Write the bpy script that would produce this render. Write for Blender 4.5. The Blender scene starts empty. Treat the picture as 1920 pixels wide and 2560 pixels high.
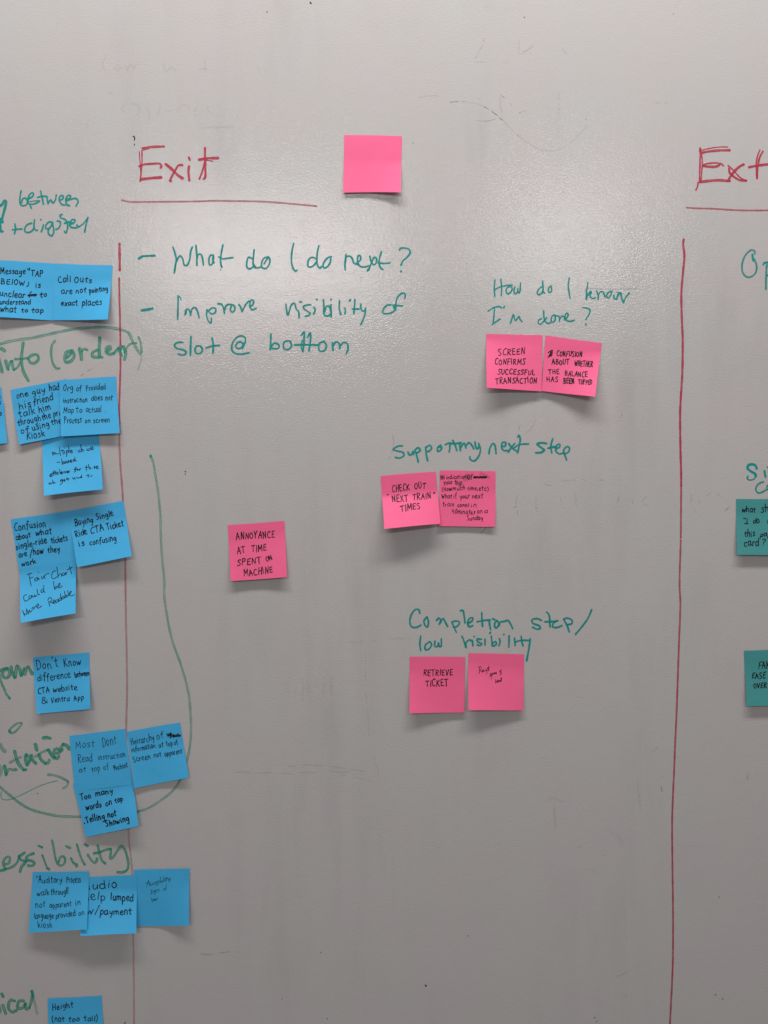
import bpy, math, random
from mathutils import Vector
random.seed(7)
scene = bpy.context.scene
col = scene.collection
R = math.radians

# ------------------------------------------------------------------ camera
# the board is the plane y = 0 (x right, z up); the camera stands about a metre in front of it
F_PX = 1967.0            # focal length in pixels of a 1920 x 2560 frame
DIST = 1.053
PITCH = R(3.0)           # looking slightly down
cam_d = bpy.data.cameras.new('camera'); cam = bpy.data.objects.new('camera', cam_d); col.objects.link(cam)
cam_d.sensor_fit = 'VERTICAL'; cam_d.sensor_height = 36.0; cam_d.lens = F_PX / 2560 * 36.0
cam_d.clip_start = 0.02; cam_d.clip_end = 50
cam.location = (0, -DIST, 0); cam.rotation_euler = (R(90) - PITCH, 0, 0)
scene.camera = cam

# ------------------------------------------------------------------ world and lamps (indoor ceiling light)
world = bpy.data.worlds.new('World'); scene.world = world; world.use_nodes = True
bg = world.node_tree.nodes['Background']; bg.inputs[0].default_value = (1.0, 0.97, 0.97, 1); bg.inputs[1].default_value = 0.17
LAMP_Y, LAMP_Z = -0.72, 1.75
def lamp(name, loc, rot, sx, sy, power, color):
    d = bpy.data.lights.new(name, 'AREA'); d.shape = 'RECTANGLE'; d.size = sx; d.size_y = sy
    d.energy = power; d.color = color
    o = bpy.data.objects.new(name, d); col.objects.link(o); o.location = loc; o.rotation_euler = rot
    return o
lamp('ceiling_lamp', (0.05, LAMP_Y, LAMP_Z), (R(22), 0, 0), 2.0, 0.20, 44.0, (1.0, 0.965, 0.945))
lamp('ceiling_lamp', (-0.62, -3.2, 1.13), (R(55), 0, 0), 1.3, 0.16, 17.5, (1.0, 0.97, 0.97))
lamp('ceiling_lamp', (0.95, -3.2, 1.22), (R(55), 0, 0), 0.8, 0.16, 8.0, (1.0, 0.97, 0.97))
scene.view_settings.view_transform = 'Standard'; scene.view_settings.look = 'None'
scene.view_settings.exposure = 0.08; scene.view_settings.gamma = 1.0

# ------------------------------------------------------------------ helpers
CA, SA = math.cos(PITCH), math.sin(PITCH)
def on_board(px, py, lift=0.0):
    """point of the place seen at photograph pixel (px, py), `lift` metres in front of the board"""
    x = (px - 960) / F_PX; y = (1280 - py) / F_PX
    dy = CA + y * SA; dz = -SA + y * CA
    t = (DIST - lift) / dy
    return Vector((x * t, -lift, dz * t))

def tag(o, label=None, cat=None, group=None, kind=None):
    if label: o['label'] = label
    if cat: o['category'] = cat
    if group: o['group'] = group
    if kind: o['kind'] = kind

def nodes_of(name):
    m = bpy.data.materials.new(name); m.use_nodes = True
    nt = m.node_tree; nt.nodes.clear()
    return m, nt, nt.nodes.new, nt.links.new

def math_node(nt, op, a, b=None, clamp=False):
    n = nt.nodes.new('ShaderNodeMath'); n.operation = op; n.use_clamp = clamp
    for i, v in enumerate((a, b)):
        if v is None: continue
        if isinstance(v, (int, float)): n.inputs[i].default_value = v
        else: nt.links.new(v, n.inputs[i])
    return n.outputs[0]

def noise(nt, vec, scale, detail=2.0, rough=0.5):
    n = nt.nodes.new('ShaderNodeTexNoise'); n.inputs['Scale'].default_value = scale
    n.inputs['Detail'].default_value = detail; n.inputs['Roughness'].default_value = rough
    if vec is not None: nt.links.new(vec, n.inputs['Vector'])
    return n.outputs['Fac']

def board_material():
    m, nt, new, link = nodes_of('whiteboard_enamel')
    out = new('ShaderNodeOutputMaterial'); p = new('ShaderNodeBsdfPrincipled'); link(p.outputs[0], out.inputs[0])
    tc = new('ShaderNodeTexCoord'); obj = tc.outputs['Object']
    # mottled remains of old ink: pinkish and greenish patches
    r1 = new('ShaderNodeValToRGB'); link(noise(nt, obj, 7.0, 3), r1.inputs[0])
    r1.color_ramp.elements[0].position = 0.36; r1.color_ramp.elements[0].color = (.462, .456, .446, 1)
    r1.color_ramp.elements[1].position = 0.62; r1.color_ramp.elements[1].color = (.474, .448, .444, 1)
    # smeared, wiped grey film; its vertical streaks also paint in blurry reflections
    mp = new('ShaderNodeMapping'); mp.inputs['Scale'].default_value = (26, 1, 4); link(obj, mp.inputs[0])
    s1 = noise(nt, mp.outputs[0], 1.0, 4, .6)
    mp2 = new('ShaderNodeMapping'); mp2.inputs['Scale'].default_value = (5, 1, 3); link(obj, mp2.inputs[0])
    s2 = noise(nt, mp2.outputs[0], 1.0, 3, .6)
    f = math_node(nt, 'MULTIPLY', math_node(nt, 'SUBTRACT', s1, .42, True), math_node(nt, 'SUBTRACT', s2, .40, True))
    f = math_node(nt, 'MULTIPLY', f, 2.4, True)
    # tiny specks
    vo = new('ShaderNodeTexVoronoi'); vo.inputs['Scale'].default_value = 24; link(obj, vo.inputs['Vector'])
    sp = math_node(nt, 'MULTIPLY', math_node(nt, 'LESS_THAN', vo.outputs['Distance'], .020), .28)
    f = math_node(nt, 'ADD', f, sp, True)
    fine = math_node(nt, 'MULTIPLY', math_node(nt, 'SUBTRACT', noise(nt, obj, 500, 2), .5), .16)
    f = math_node(nt, 'ADD', f, math_node(nt, 'ADD', fine, .0), True)
    mx = new('ShaderNodeMix'); mx.data_type = 'RGBA'; link(f, mx.inputs[0]); link(r1.outputs[0], mx.inputs[6]); mx.inputs[7].default_value = (.22, .22, .22, 1)
    link(mx.outputs[2], p.inputs['Base Color'])
    link(math_node(nt, 'ADD', math_node(nt, 'MULTIPLY', noise(nt, obj, 9, 2), .06), .10), p.inputs['Roughness'])
    p.inputs['IOR'].default_value = 1.5
    # rolled paint: orange peel relief
    mpb = new('ShaderNodeMapping'); mpb.inputs['Scale'].default_value = (1, 1, 1.7); link(obj, mpb.inputs[0])
    h = math_node(nt, 'ADD', noise(nt, mpb.outputs[0], 300, 3, .55), math_node(nt, 'MULTIPLY', noise(nt, obj, 60, 2), .8))
    b = new('ShaderNodeBump'); b.inputs['Strength'].default_value = 1.0; b.inputs['Distance'].default_value = 0.00021
    link(h, b.inputs['Height']); link(b.outputs[0], p.inputs['Normal'])
    return m

def paper_material(name, c):
    m, nt, new, link = nodes_of(name)
    out = new('ShaderNodeOutputMaterial'); p = new('ShaderNodeBsdfPrincipled')
    tc = new('ShaderNodeTexCoord'); obj = tc.outputs['Object']
    f = math_node(nt, 'ADD', math_node(nt, 'MULTIPLY', noise(nt, obj, 650, 3), .20), math_node(nt, 'MULTIPLY', noise(nt, obj, 30, 3), .14))
    mx = new('ShaderNodeMix'); mx.data_type = 'RGBA'; link(f, mx.inputs[0])
    mx.inputs[6].default_value = (*c, 1); mx.inputs[7].default_value = (c[0] * .62, c[1] * .55, c[2] * .6, 1)
    link(mx.outputs[2], p.inputs['Base Color']); p.inputs['Roughness'].default_value = .62
    p.inputs['Specular IOR Level'].default_value = .35
    b = new('ShaderNodeBump'); b.inputs['Strength'].default_value = .6; b.inputs['Distance'].default_value = .00012
    link(math_node(nt, 'ADD', noise(nt, obj, 700, 2), math_node(nt, 'MULTIPLY', noise(nt, obj, 38, 2), 5.0)), b.inputs['Height']); link(b.outputs[0], p.inputs['Normal'])
    t = new('ShaderNodeBsdfTranslucent'); t.inputs[0].default_value = (*c, 1)
    mix = new('ShaderNodeMixShader'); mix.inputs[0].default_value = .12
    link(p.outputs[0], mix.inputs[1]); link(t.outputs[0], mix.inputs[2]); link(mix.outputs[0], out.inputs[0])
    return m

def ink_material(name, c, base, edge, streak, grain, soft=False, rough=.45):
    """marker ink film: thicker at the edges of the stroke, streaky along it"""
    m, nt, new, link = nodes_of(name)
    out = new('ShaderNodeOutputMaterial'); p = new('ShaderNodeBsdfPrincipled')
    p.inputs['Base Color'].default_value = (*c, 1); p.inputs['Roughness'].default_value = rough; p.inputs['Specular IOR Level'].default_value = .2
    def at(n):
        a = new('ShaderNodeAttribute'); a.attribute_name = n; return a.outputs['Fac']
    across, along, dens = at('across'), at('along'), at('dens')
    e = math_node(nt, 'ABSOLUTE', math_node(nt, 'SUBTRACT', math_node(nt, 'MULTIPLY', across, 2), 1))
    e2 = math_node(nt, 'MULTIPLY', e, e)
    cb = new('ShaderNodeCombineXYZ'); link(math_node(nt, 'MULTIPLY', across, 3.2), cb.inputs[0]); link(math_node(nt, 'MULTIPLY', along, .035), cb.inputs[1])
    st = math_node(nt, 'MULTIPLY', math_node(nt, 'SUBTRACT', noise(nt, cb.outputs[0], 1.0, 3), .5), streak)
    cb2 = new('ShaderNodeCombineXYZ'); link(across, cb2.inputs[0]); link(math_node(nt, 'MULTIPLY', along, .02), cb2.inputs[1])
    st2 = math_node(nt, 'MULTIPLY', math_node(nt, 'SUBTRACT', noise(nt, cb2.outputs[0], 1.0, 2), .5), streak)
    tc = new('ShaderNodeTexCoord')
    gr = math_node(nt, 'MULTIPLY', math_node(nt, 'SUBTRACT', noise(nt, tc.outputs['Object'], 700, 2), .5), grain)
    a = math_node(nt, 'ADD', math_node(nt, 'MULTIPLY', e2, edge), base)
    a = math_node(nt, 'ADD', math_node(nt, 'ADD', a, st), math_node(nt, 'ADD', gr, st2), True)
    a = math_node(nt, 'MULTIPLY', a, dens, True)
    if soft: a = math_node(nt, 'MULTIPLY', a, math_node(nt, 'SUBTRACT', 1, e2, True), True)
    tr = new('ShaderNodeBsdfTransparent'); mix = new('ShaderNodeMixShader'); link(a, mix.inputs[0])
    link(tr.outputs[0], mix.inputs[1]); link(p.outputs[0], mix.inputs[2]); link(mix.outputs[0], out.inputs[0])
    return m

M = dict(
    board=board_material(),
    pink=paper_material('pink_paper', (1.0, .150, .335)),
    blue=paper_material('blue_paper', (.065, .490, .86)),
    teal=paper_material('teal_paper', (.065, .335, .335)),
    green=ink_material('green_marker_ink', (.000, .270, .245), .78, .2, .8, .3),
    pale_green=ink_material('dry_green_marker_ink', (.012, .300, .205), .46, .26, 1.0, .6),
    red=ink_material('red_marker_ink', (.45, .032, .070), .70, .3, .9, .4),
    pale_red=ink_material('dry_red_marker_ink', (.45, .035, .075), .46, .25, .8, .7),
    black=ink_material('black_pen_ink', (.008, .008, .014), 1.1, .1, .1, .1, rough=.5),
    ghost=ink_material('wiped_grey_ink', (.05, .055, .06), .8, 0, 1.2, 1.6, soft=True),
    ghost_teal=ink_material('wiped_teal_ink', (.01, .16, .16), .8, 0, 1.2, 1.4, soft=True),
    ghost_blue=ink_material('wiped_blue_ink', (.03, .05, .16), .8, 0, 1.2, 1.4, soft=True),
    streak=ink_material('dried_cleaner_streak', (.75, .73, .72), .8, 0, .9, .5, soft=True),
)

def resample(pts, step):
    """smooth curve through the points (centripetal Catmull-Rom), evenly sampled"""
    P = [Vector(p) for p in pts]
    Q = [P[0]]
    for p in P[1:]:
        if (p - Q[-1]).length > .05: Q.append(p)
    if len(Q) == 1: Q = [Q[0] - Vector((.3, .1)), Q[0] + Vector((.3, .1))]
    E = [Q[0] * 2 - Q[1]] + Q + [Q[-1] * 2 - Q[-2]]
    o = []
    for i in range(1, len(E) - 2):
        p0, p1, p2, p3 = E[i - 1:i + 3]
        d = lambda a, b: max(1e-4, (b - a).length ** .5)
        t0 = 0; t1 = d(p0, p1); t2 = t1 + d(p1, p2); t3 = t2 + d(p2, p3)
        n = max(1, math.ceil((p2 - p1).length / step))
        for k in range(n):
            t = t1 + (t2 - t1) * k / n
            A1 = p0 * ((t1 - t) / (t1 - t0)) + p1 * ((t - t0) / (t1 - t0))
            A2 = p1 * ((t2 - t) / (t2 - t1)) + p2 * ((t - t1) / (t2 - t1))
            A3 = p2 * ((t3 - t) / (t3 - t2)) + p3 * ((t - t2) / (t3 - t2))
            B1 = A1 * ((t2 - t) / (t2 - t0)) + A2 * ((t - t0) / (t2 - t0))
            B2 = A2 * ((t3 - t) / (t3 - t1)) + A3 * ((t - t1) / (t3 - t1))
            o.append(B1 * ((t2 - t) / (t2 - t1)) + B2 * ((t - t1) / (t2 - t1)))
    o.append(Q[-1])
    return o

class Ink:
    """collects pen strokes (flat ribbons of ink) in photograph pixels and builds them as one mesh on a surface"""
    def __init__(s): s.v = []; s.f = []; s.ac = []; s.al = []; s.de = []; s.z = []; s.n = 0
    def stroke(s, pts, w, dens=1.0, fade=False, coarse=1.0, soft=False):
        step = max(1.0, min(2.2, w * .45)) * coarse
        L = resample(pts, step)
        r = w / 2
        a = (L[0] - L[1]).normalized(); b = (L[-1] - L[-2]).normalized()
        ext = .85 if r > .8 else .5
        L = [L[0] + a * r * ext, L[0] + a * r * ext * .5] + L + [L[-1] + b * r * ext * .5, L[-1] + b * r * ext]
        D = [0]
        for i in range(1, len(L)): D.append(D[-1] + (L[i] - L[i - 1]).length)
        tot = D[-1]; seed = random.uniform(0, 300); ph = random.uniform(0, 6)
        z0 = (s.n % 50) * 3e-6; s.n += 1
        k0 = len(s.v)
        for i, p in enumerate(L):
            j0 = max(0, i - 1); j1 = min(len(L) - 1, i + 1)
            t = (L[j1] - L[j0]); t = t.normalized() if t.length > 1e-6 else Vector((1, 0))
            n = Vector((-t.y, t.x))
            d = min(D[i], tot - D[i])
            c = 1.0 if d > r else max(.12, (1 - ((r - d) / r) ** 2) ** .5)
            if soft: c = min(1.0, .2 + d / (w * 3 + 1e-6))
            hw = r * c * (1 + .09 * math.sin(D[i] * .16 + ph) + .05 * math.sin(D[i] * .5 + ph * 2))
            for q, ac in ((p + n * hw, 0.0), (p - n * hw, 1.0)):
                s.v.append(q); s.ac.append(ac); s.al.append(D[i] + seed)
                dd = dens
                if not soft: dd *= 1 + .45 * math.exp(-d / (w * .7))
                if fade: dd *= 1 - .85 * D[i] / tot
                s.de.append(dd); s.z.append(z0 + 6e-6 * D[i] / max(tot, 1))
            if i: k = k0 + 2 * i; s.f.append((k - 2, k - 1, k + 1, k))
    def build(s, name, mat, parent, surf, origin=Vector((0, 0, 0))):
        me = bpy.data.meshes.new(name)
        me.from_pydata([tuple(surf(p.x, p.y, 1.2e-4 + z) - origin) for p, z in zip(s.v, s.z)], [], s.f)
        for nm, vals in (('across', s.ac), ('along', s.al), ('dens', s.de)):
            a = me.attributes.new(nm, 'FLOAT', 'POINT'); a.data.foreach_set('value', vals)
        me.materials.append(mat); me.update()
        o = bpy.data.objects.new(name, me); col.objects.link(o); o.parent = parent
        return o

def parse(txt, ox, oy, sc):
    """strokes 'x,y x,y; x,y ...' measured in an enlarged crop of the photograph; optional '@w' width (photograph px) and '*d' density"""
    out = []
    for st in txt.replace('\n', ' ').split(';'):
        w = None; dn = 1.0; pts = []
        for tok in st.split():
            if tok[0] == '@': w = float(tok[1:])
            elif tok[0] == '*': dn = float(tok[1:])
            else:
                x, y = tok.split(','); pts.append((ox + float(x) / sc, oy + float(y) / sc))
        if pts: out.append((pts, w, dn))
    return out

MARKER = 1.12   # all marker strokes a little broader than first measured
# ------------------------------------------------------------------ the whiteboard
def slab(x0, x1, z0, z1, y0, y1):
    v = [(x, y, z) for y in (y0, y1) for z in (z0, z1) for x in (x0, x1)]
    return v, [(0, 1, 3, 2), (5, 4, 6, 7), (4, 0, 2, 6), (1, 5, 7, 3), (4, 5, 1, 0), (2, 3, 7, 6)]
me = bpy.data.meshes.new('whiteboard'); v, f = slab(-1.5, 1.5, -1.2, 1.15, 0, .018); me.from_pydata(v, [], f)
me.materials.append(M['board']); me.update()
board = bpy.data.objects.new('whiteboard', me); col.objects.link(board)
tag(board, 'large smudged white marker board carrying all the writing and sticky notes', 'whiteboard')
flat = lambda px, py, z: on_board(px, py, z)

def writing(name, label, mat, crop, txt, w=4.2, fade=False, soft=False, coarse=1.0, dens=1.0):
    ox, oy, sc = crop
    strokes = [(p, sw or w, dn * dens) for p, sw, dn in parse(txt, ox, oy, sc)]
    groups = [strokes]
    if not soft and name in ('handwritten_phrase',):
        # strokes that nearly touch sideways make one word
        groups = []
        for s in sorted(strokes, key=lambda s: min(p[0] for p in s[0])):
            a, b = min(p[0] for p in s[0]), max(p[0] for p in s[0])
            if groups and a - groups[-1][1] < 19: groups[-1][0].append(s); groups[-1][1] = max(groups[-1][1], b)
            else: groups.append([[s], b])
        groups = [g[0] for g in groups]
    elif name == 'cleaning_streak': groups = [[s] for s in strokes]
    def put(nm, ss, par):
        ink = Ink()
        for p, sw, dn in ss: ink.stroke(p, sw * (1.0 if soft else MARKER), dn, fade, coarse, soft)
        return ink.build(nm, M[mat], par, flat)
    if len(groups) == 1:
        o = put(name, strokes, board)
        if label: o['label'] = label
        if name in ('wiped_mark', 'marker_speck'): o['kind'] = 'stuff'
        return o
    if name == 'cleaning_streak':
        for g in groups: put(name, g, board)
        return
    o = bpy.data.objects.new(name, None); col.objects.link(o); o.parent = board
    if label: o['label'] = label
    for g in groups: put('handwritten_word', g, o)
    return o
A = (300, 340, 3.318)
writing('heading', 'red heading Exit', 'red', A, '''
160,130 165,200 172,300 166,380 @2.6; 182,120 182,220 174,320 170,375 @3.2; 185,103 240,93 300,89 365,87 @5.4; 190,118 240,106 @2;
158,252 200,236 270,230 330,230 345,248 335,265 @4.8; 170,360 250,350 345,343 @6.2;
378,232 430,275 480,325 520,352 @6.4; 519,242 488,242 455,290 412,372 @5; 418,370 424,376 @5; 570,176 580,200 @5; 572,250 568,290 575,370 @5.4;
705,98 705,180 708,260 705,345 694,357 @5.2; 655,197 720,186 815,182 @6; 703,215 690,270 658,358 @4.2; 715,200 768,208 @2.6''', 5)
writing('underline', 'thin red underline below the heading Exit', 'red', A, '15,532 70,545 200,547 400,545 600,543 800,538 1000,540 1200,545 1400,560 1630,582 @4', dens=.62)
B = (1680, 340, 6.9125)
writing('heading', 'red heading cut off by the right edge, beginning Ext', 'red', B, '''
485,205 490,300 485,450 480,600 478,785 @4; 512,310 525,480 515,600 505,780 @3; 490,210 500,280 @4; 470,262 560,235 700,205 850,188 965,190 @2.6; 512,290 650,265 800,250 1000,245 @5.4;
520,505 600,480 740,465 850,480 890,515 @3.6; 530,518 650,530 760,528 822,500 @5.6; 480,795 600,780 750,765 850,765 960,775 1000,775 @6; 455,800 440,870 412,935 @3.8;
970,510 1060,590 1130,670 1200,735 1290,770 @3.2; 985,560 1000,640 1080,710 1180,765 1285,770 @5; 1240,490 1180,520 1080,610 1010,700 970,780 @6;
1520,240 1480,340 1455,480 1460,600 1465,740 @3.4; 1570,265 1520,360 1490,480 1475,620 1470,735 @4.4; 1330,540 1450,515 1600,495 1760,480 @5.6''', 5)
writing('underline', 'red underline at the right edge of the board', 'red', B, '250,1238 400,1248 600,1252 800,1262 1000,1275 1250,1285 1500,1285 1800,1282 @3.8', dens=.7)
# long dividers, photograph pixels
S1 = (0, 0, 1)
writing('divider_line', 'thin red vertical line on the left', 'red', S1, '''
298.6,609 299,640 299.5,676 @5.4; 297.8,695 298.2,730 300,800 301,860 301,920 298,1024 299,1060 @4.2 *.6 *.85; 299,1063 298.5,1110 301.5,1172 306,1227 307.5,1252 311,1320 313,1397 314,1500 @4.2 *.55;
314,1502 316.7,1640 317.7,1722 315.6,1822 318,1950 321,2069 @4.4 *.42; 321,2071 323,2108 326.8,2139 330,2177 333,2338 334,2407 334.8,2500 335,2590 @4 *.33''', 5)
writing('divider_line', 'solid red vertical line on the right', 'red', S1, '''
1709.5,598 1708,609 1711,641 1708,676 1703.5,734 1705,806 1706.7,844 1705.6,936 1700.6,1023 1701,1110 1703,1197 1703,1216 @5.0 *.92; 1703,1220 1702,1345 @4.3 *.8; 1702,1350 1699,1464 1701,1504 1697,1620 1691,1794 1688.3,1850 1684.8,1937 1680.5,2045 1681,2154 1682.6,2284 1681.8,2414 1675,2560 1674,2600 @4.1 *.8''', 5)
C = (320, 600, 4.1475)
writing('handwritten_phrase', 'green line What do I do next?', 'green', C, '''
110,195 150,170 200,165 280,162 @5.2;
465,72 485,130 500,200 490,270 480,340; 480,340 500,230 540,165 565,190 585,260 612,262 640,200 650,120 668,72; 705,55 712,150 714,265; 714,200 730,150 755,150 772,190 782,262;
884,158 855,160 838,220 850,262 872,250 885,200 885,155; 885,160 880,210 892,240; 985,48 970,120 960,200 965,260 975,285; 940,175 980,195 1030,190 1088,183;
1308,100 1300,180 1300,260 1320,290; 1292,195 1250,180 1232,230 1233,280 1255,300 1290,285 1310,260; 1310,265 1335,290 1375,280; 1455,175 1410,190 1385,240 1390,285 1430,295 1465,250 1470,195 1450,172; 1455,185 1430,215 1410,250
''', 4.2)
writing('handwritten_phrase', 'green words I do next?', 'green', (375.94, 600, 4.1475), ''' 1486.6,35.6 1470.4,104 1462.6,176 1465.8,248 1484,302 1506,324 1520,311; 1747.7,58.7 1731,130 1727,221 1740,275 1758,293; 1718,194 1686,180 1650,194 1633,239 1637,275 1664,280 1700,257 1727,221; 1758,293 1776,275;
1880,171 1848,180 1813,212 1790,257 1799,289 1830,280 1862,239 1871,190
; 2030,145 2021,212 2017,266 2021,311; 2023,230 2033,176 2064,167 2091,190 2110,239 2137,252 2165,250; 2137,239 2160,226 2182,198 2173,163 2155,163 2148,203 2150,248 2182,275 2227,280 2263,266;
2276,167 2285,212 2317,257 2340,239 2344,190 2321,181 2299,221 2272,284 2250,320 2272,302; 2398,118 2380,176 2371,230 2384,284 2411,307; 2362,237 2425,243 2486,237;
2582,104 2596,86 2632,83 2677,95 2695,127 2668,172 2623,212 2598,262; 2598,325 @5.4''', 4.2)
writing('handwritten_phrase', 'green line Improve visibility of', 'green', C, '''
140,730 195,722 255,710 @6; 520,578 518,680 515,826; 525,582 545,600 550,620 @3; 592,775 600,730 612,718 628,720 640,740 650,785; 650,765 665,715 695,700 720,740 738,805; 594,770 602,740 @5;
820,720 816,790 840,850 860,858 866,810 @3.6; 830,742 870,705 908,712 905,750 870,768 845,752 @4; 930,662 965,665 985,690 1000,760; 1000,730 1020,680 1050,665; 1075,680 1060,720 1080,748 1105,730 1105,690 1085,672 1050,668;
1150,670 1170,700 1183,745 1190,730 1220,670 1255,632; 1265,690 1295,670 1300,630 1285,620 1265,650 1265,695 1290,725 1330,708''', 4.2)
D = (700, 600, 4.608)
writing('handwritten_phrase', 'green words visibility of', 'green', D, '''
68,738 75,800 90,868 105,830 130,750 160,730 175,745 185,790 215,830 220,898; 225,712 250,716; 355,745 310,750 270,765 275,790 330,830 350,845 330,870 290,878; 425,685 @5; 385,775 405,790 400,825 385,855; 500,685 505,760 500,840; 500,840 520,870 555,875 590,850;
515,830 535,765 565,765 580,800 590,890; 587,742 590,890; 587,685 @5; 685,700 682,780 700,862; 745,785 752,820 748,852; 800,702 812,688 @5; 862,685 858,760 850,852; 832,795 870,795 910,795; 932,735 932,790 955,820 985,800; 985,785 975,870 931,975;
1280,745 1230,755 1190,800 1185,840 1220,850 1290,835 1335,800; 1435,670 1445,635 1425,610 1385,625 1350,670 1335,730 1330,800; 1300,750 1350,755 1412,758; 1312,765 1324,790 @6''', 4.1)
E = (400, 790, 3.318)
writing('handwritten_phrase', 'green line slot @ bottom', 'green', E, '''
190,220 155,218 120,240 135,265 200,285 218,305 190,325 150,315; 256,172 254,250 252,325 @4.8; 340,250 305,250 290,280 305,312 340,305 352,275 335,250; 432,182 442,240 440,308; 382,265 430,250 495,243;
740,305 690,315 630,312 598,285 600,230 630,185 670,165 705,180 705,220 685,255 650,270 628,255 640,225 670,215 690,235; 690,225 685,270; 920,150 918,220 914,280; 918,260 950,225 985,240 985,265 950,272 920,265;
1085,210 1040,210 1022,240 1035,275 1075,272 1092,240 1075,210; 1172,162 1195,130 1195,200 1190,260 1185,295; 1180,200 1172,260 1185,295 @3; 1222,180 1245,140 1247,220 1235,290; 1115,240 1200,238 1303,240 @5;
1365,210 1325,225 1315,265 1330,292 1365,285 1380,245 1360,208; 1430,220 1435,285; 1440,240 1460,215 1485,225 1492,270; 1492,255 1520,220 1550,225 1560,265 1545,315''', 4.4)
Fc = (1200, 670, 3.95)
writing('handwritten_phrase', "green line How do I know", 'green', Fc, '''
148,118 142,200 146,285; 205,110 214,190 210,272; 145,215 190,190 250,175 320,168; 300,180 265,200 258,235 275,255 305,235 318,200 300,180; 345,185 335,230 350,255 370,235 375,200; 375,225 385,248 395,230 398,180 400,148;
618,130 622,200 615,250; 610,185 580,210 565,245 580,265 620,235 625,200; 620,230 640,250; 700,175 675,205 680,240 705,235 705,195 700,175; 882,98 872,170 880,240 890,298;
1065,145 1055,220 1048,310; 1048,312 1070,260 1090,232 1100,240 1085,270 1110,300 1140,295; 1150,225 1165,260 1168,308; 1168,270 1190,235 1215,235 1225,260 1235,285; 1270,240 1300,230 1290,270 1265,295 1250,275 1268,240;
1320,270 1325,300 1350,305 1360,270 1385,245 1400,300 1418,342 @4.2; 1418,342 1440,290 1475,245; 1350,240 1400,250 @2.5''', 3.6)
writing('handwritten_phrase', "green line I'm done?", 'green', Fc, '''
80,425 140,390 200,382 212,395; 145,385 138,470 130,550; 120,560 160,530 200,503; 242,375 232,395; 300,548 315,500 330,460 342,500 350,520 385,480 395,505 415,530;
628,420 632,490 640,520; 610,500 580,515 578,545 595,555 630,525 660,490; 640,520 665,545 700,540; 735,460 710,480 705,525 725,535 745,500 735,460; 745,470 780,480 785,528; 785,510 810,475 830,480 835,515;
840,510 865,480 868,450 850,450 840,490 860,520 900,525 935,512; 1012,392 1050,395 1085,415 1080,450 1045,508; 1045,556 @5''', 3.6)
G = (960, 1080, 3.318)
writing('handwritten_phrase', 'green line Supporting next step', 'green', G, '''
155,115 115,118 78,145 100,155 160,172 165,195 130,215 92,210 @4; 198,165 212,190 230,185 240,160 246,186; 255,150 270,190 285,250; 255,150 285,130 300,150 275,172 255,165; 345,125 350,180 362,240; 345,130 380,110 395,135 370,160 348,160;
472,108 445,130 445,160 470,150 480,125; 450,125 475,122; 508,106 540,90 562,95; 545,95 546,130 540,165; 570,68 590,110 605,155; 545,97 600,95 640,90 @5; 625,92 635,155; 635,130 665,92 680,132; 680,115 705,88 730,112 745,140;
755,80 760,120 775,140 788,115; 785,95 800,150 780,210 745,240 715,225 712,205; 870,180 880,130 905,95 920,110 930,180; 980,120 1005,115 1010,90 985,85 975,125 990,150 1030,155; 1035,95 1060,130 1110,165; 1085,95 1055,130 1030,168;
1108,42 1120,28 1130,60 1120,120 1108,172; 1080,130 1120,105 1200,98 @4; 1350,95 1300,90 1270,100 1320,140 1330,150 1300,170 1258,172 @5; 1400,55 1385,110 1392,175; 1360,135 1400,125 1430,122 @5;
1430,140 1460,120 1455,100 1430,115 1425,155 1450,180 1490,175 @4; 1540,130 1520,120 1490,150 1490,180 1530,165 1540,130 @3.8; 1490,160 1500,190 1515,232''', 4.3)
H = (1000, 1500, 3.318)
writing('handwritten_phrase', 'green line Completion step/', 'green', H, '''
165,110 155,80 130,78 95,120 82,180 95,220 130,228 175,208; 222,140 200,170 205,205 225,225 236,190 225,140; 302,170 322,150 336,165 326,202; 330,195 358,153 374,180 395,220; 430,180 445,220 468,268 @3.6; 430,188 450,175 490,180 490,200 460,225 440,220 @4;
500,90 520,85 530,120 540,190; 560,195 595,175 605,150 580,150 562,185 575,222 605,212; 678,105 680,160 685,220; 640,180 690,170 750,165; 740,165 745,215 752,245; 768,155 788,164; 802,170 784,200 794,232 815,215 815,180 800,170; 820,215 835,182 862,178 895,170 915,195 935,238;
1175,170 1140,155 1095,165 1100,190 1155,215 1165,235 1140,242 1100,225; 1215,100 1235,120 1245,225; 1200,180 1245,180 1310,172; 1310,170 1275,190 1265,220 1300,228 1345,212; 1360,165 1385,210 1405,265; 1355,160 1390,150 1428,170 1425,195 1390,205;
1590,80 1560,150 1510,220 1455,285''', 4.3)
writing('handwritten_phrase', 'green line low visibility', 'green', H, '''
172,298 165,360 172,420; 245,345 210,375 210,410 235,410 262,370 250,345; 290,340 290,385 310,385 320,355 325,385 340,385 342,320; 515,300 530,340 548,395; 548,395 550,350 580,330 592,340; 600,335 605,380; 615,302 @4.5;
675,325 640,325 645,345 680,365 660,378 640,370; 705,325 705,375; 752,266 744,278; 757,298 762,340 765,380; 765,360 795,345 798,370 770,382; 825,320 830,350 820,380; 862,286 @4.5; 905,295 903,390; 950,315 955,378; 1005,300 1010,340 1020,380; 955,350 1000,335 1070,335; 1080,320 1070,400 1050,505 @4.4''', 4.1)
I = (0, 460, 5.53)
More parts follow.
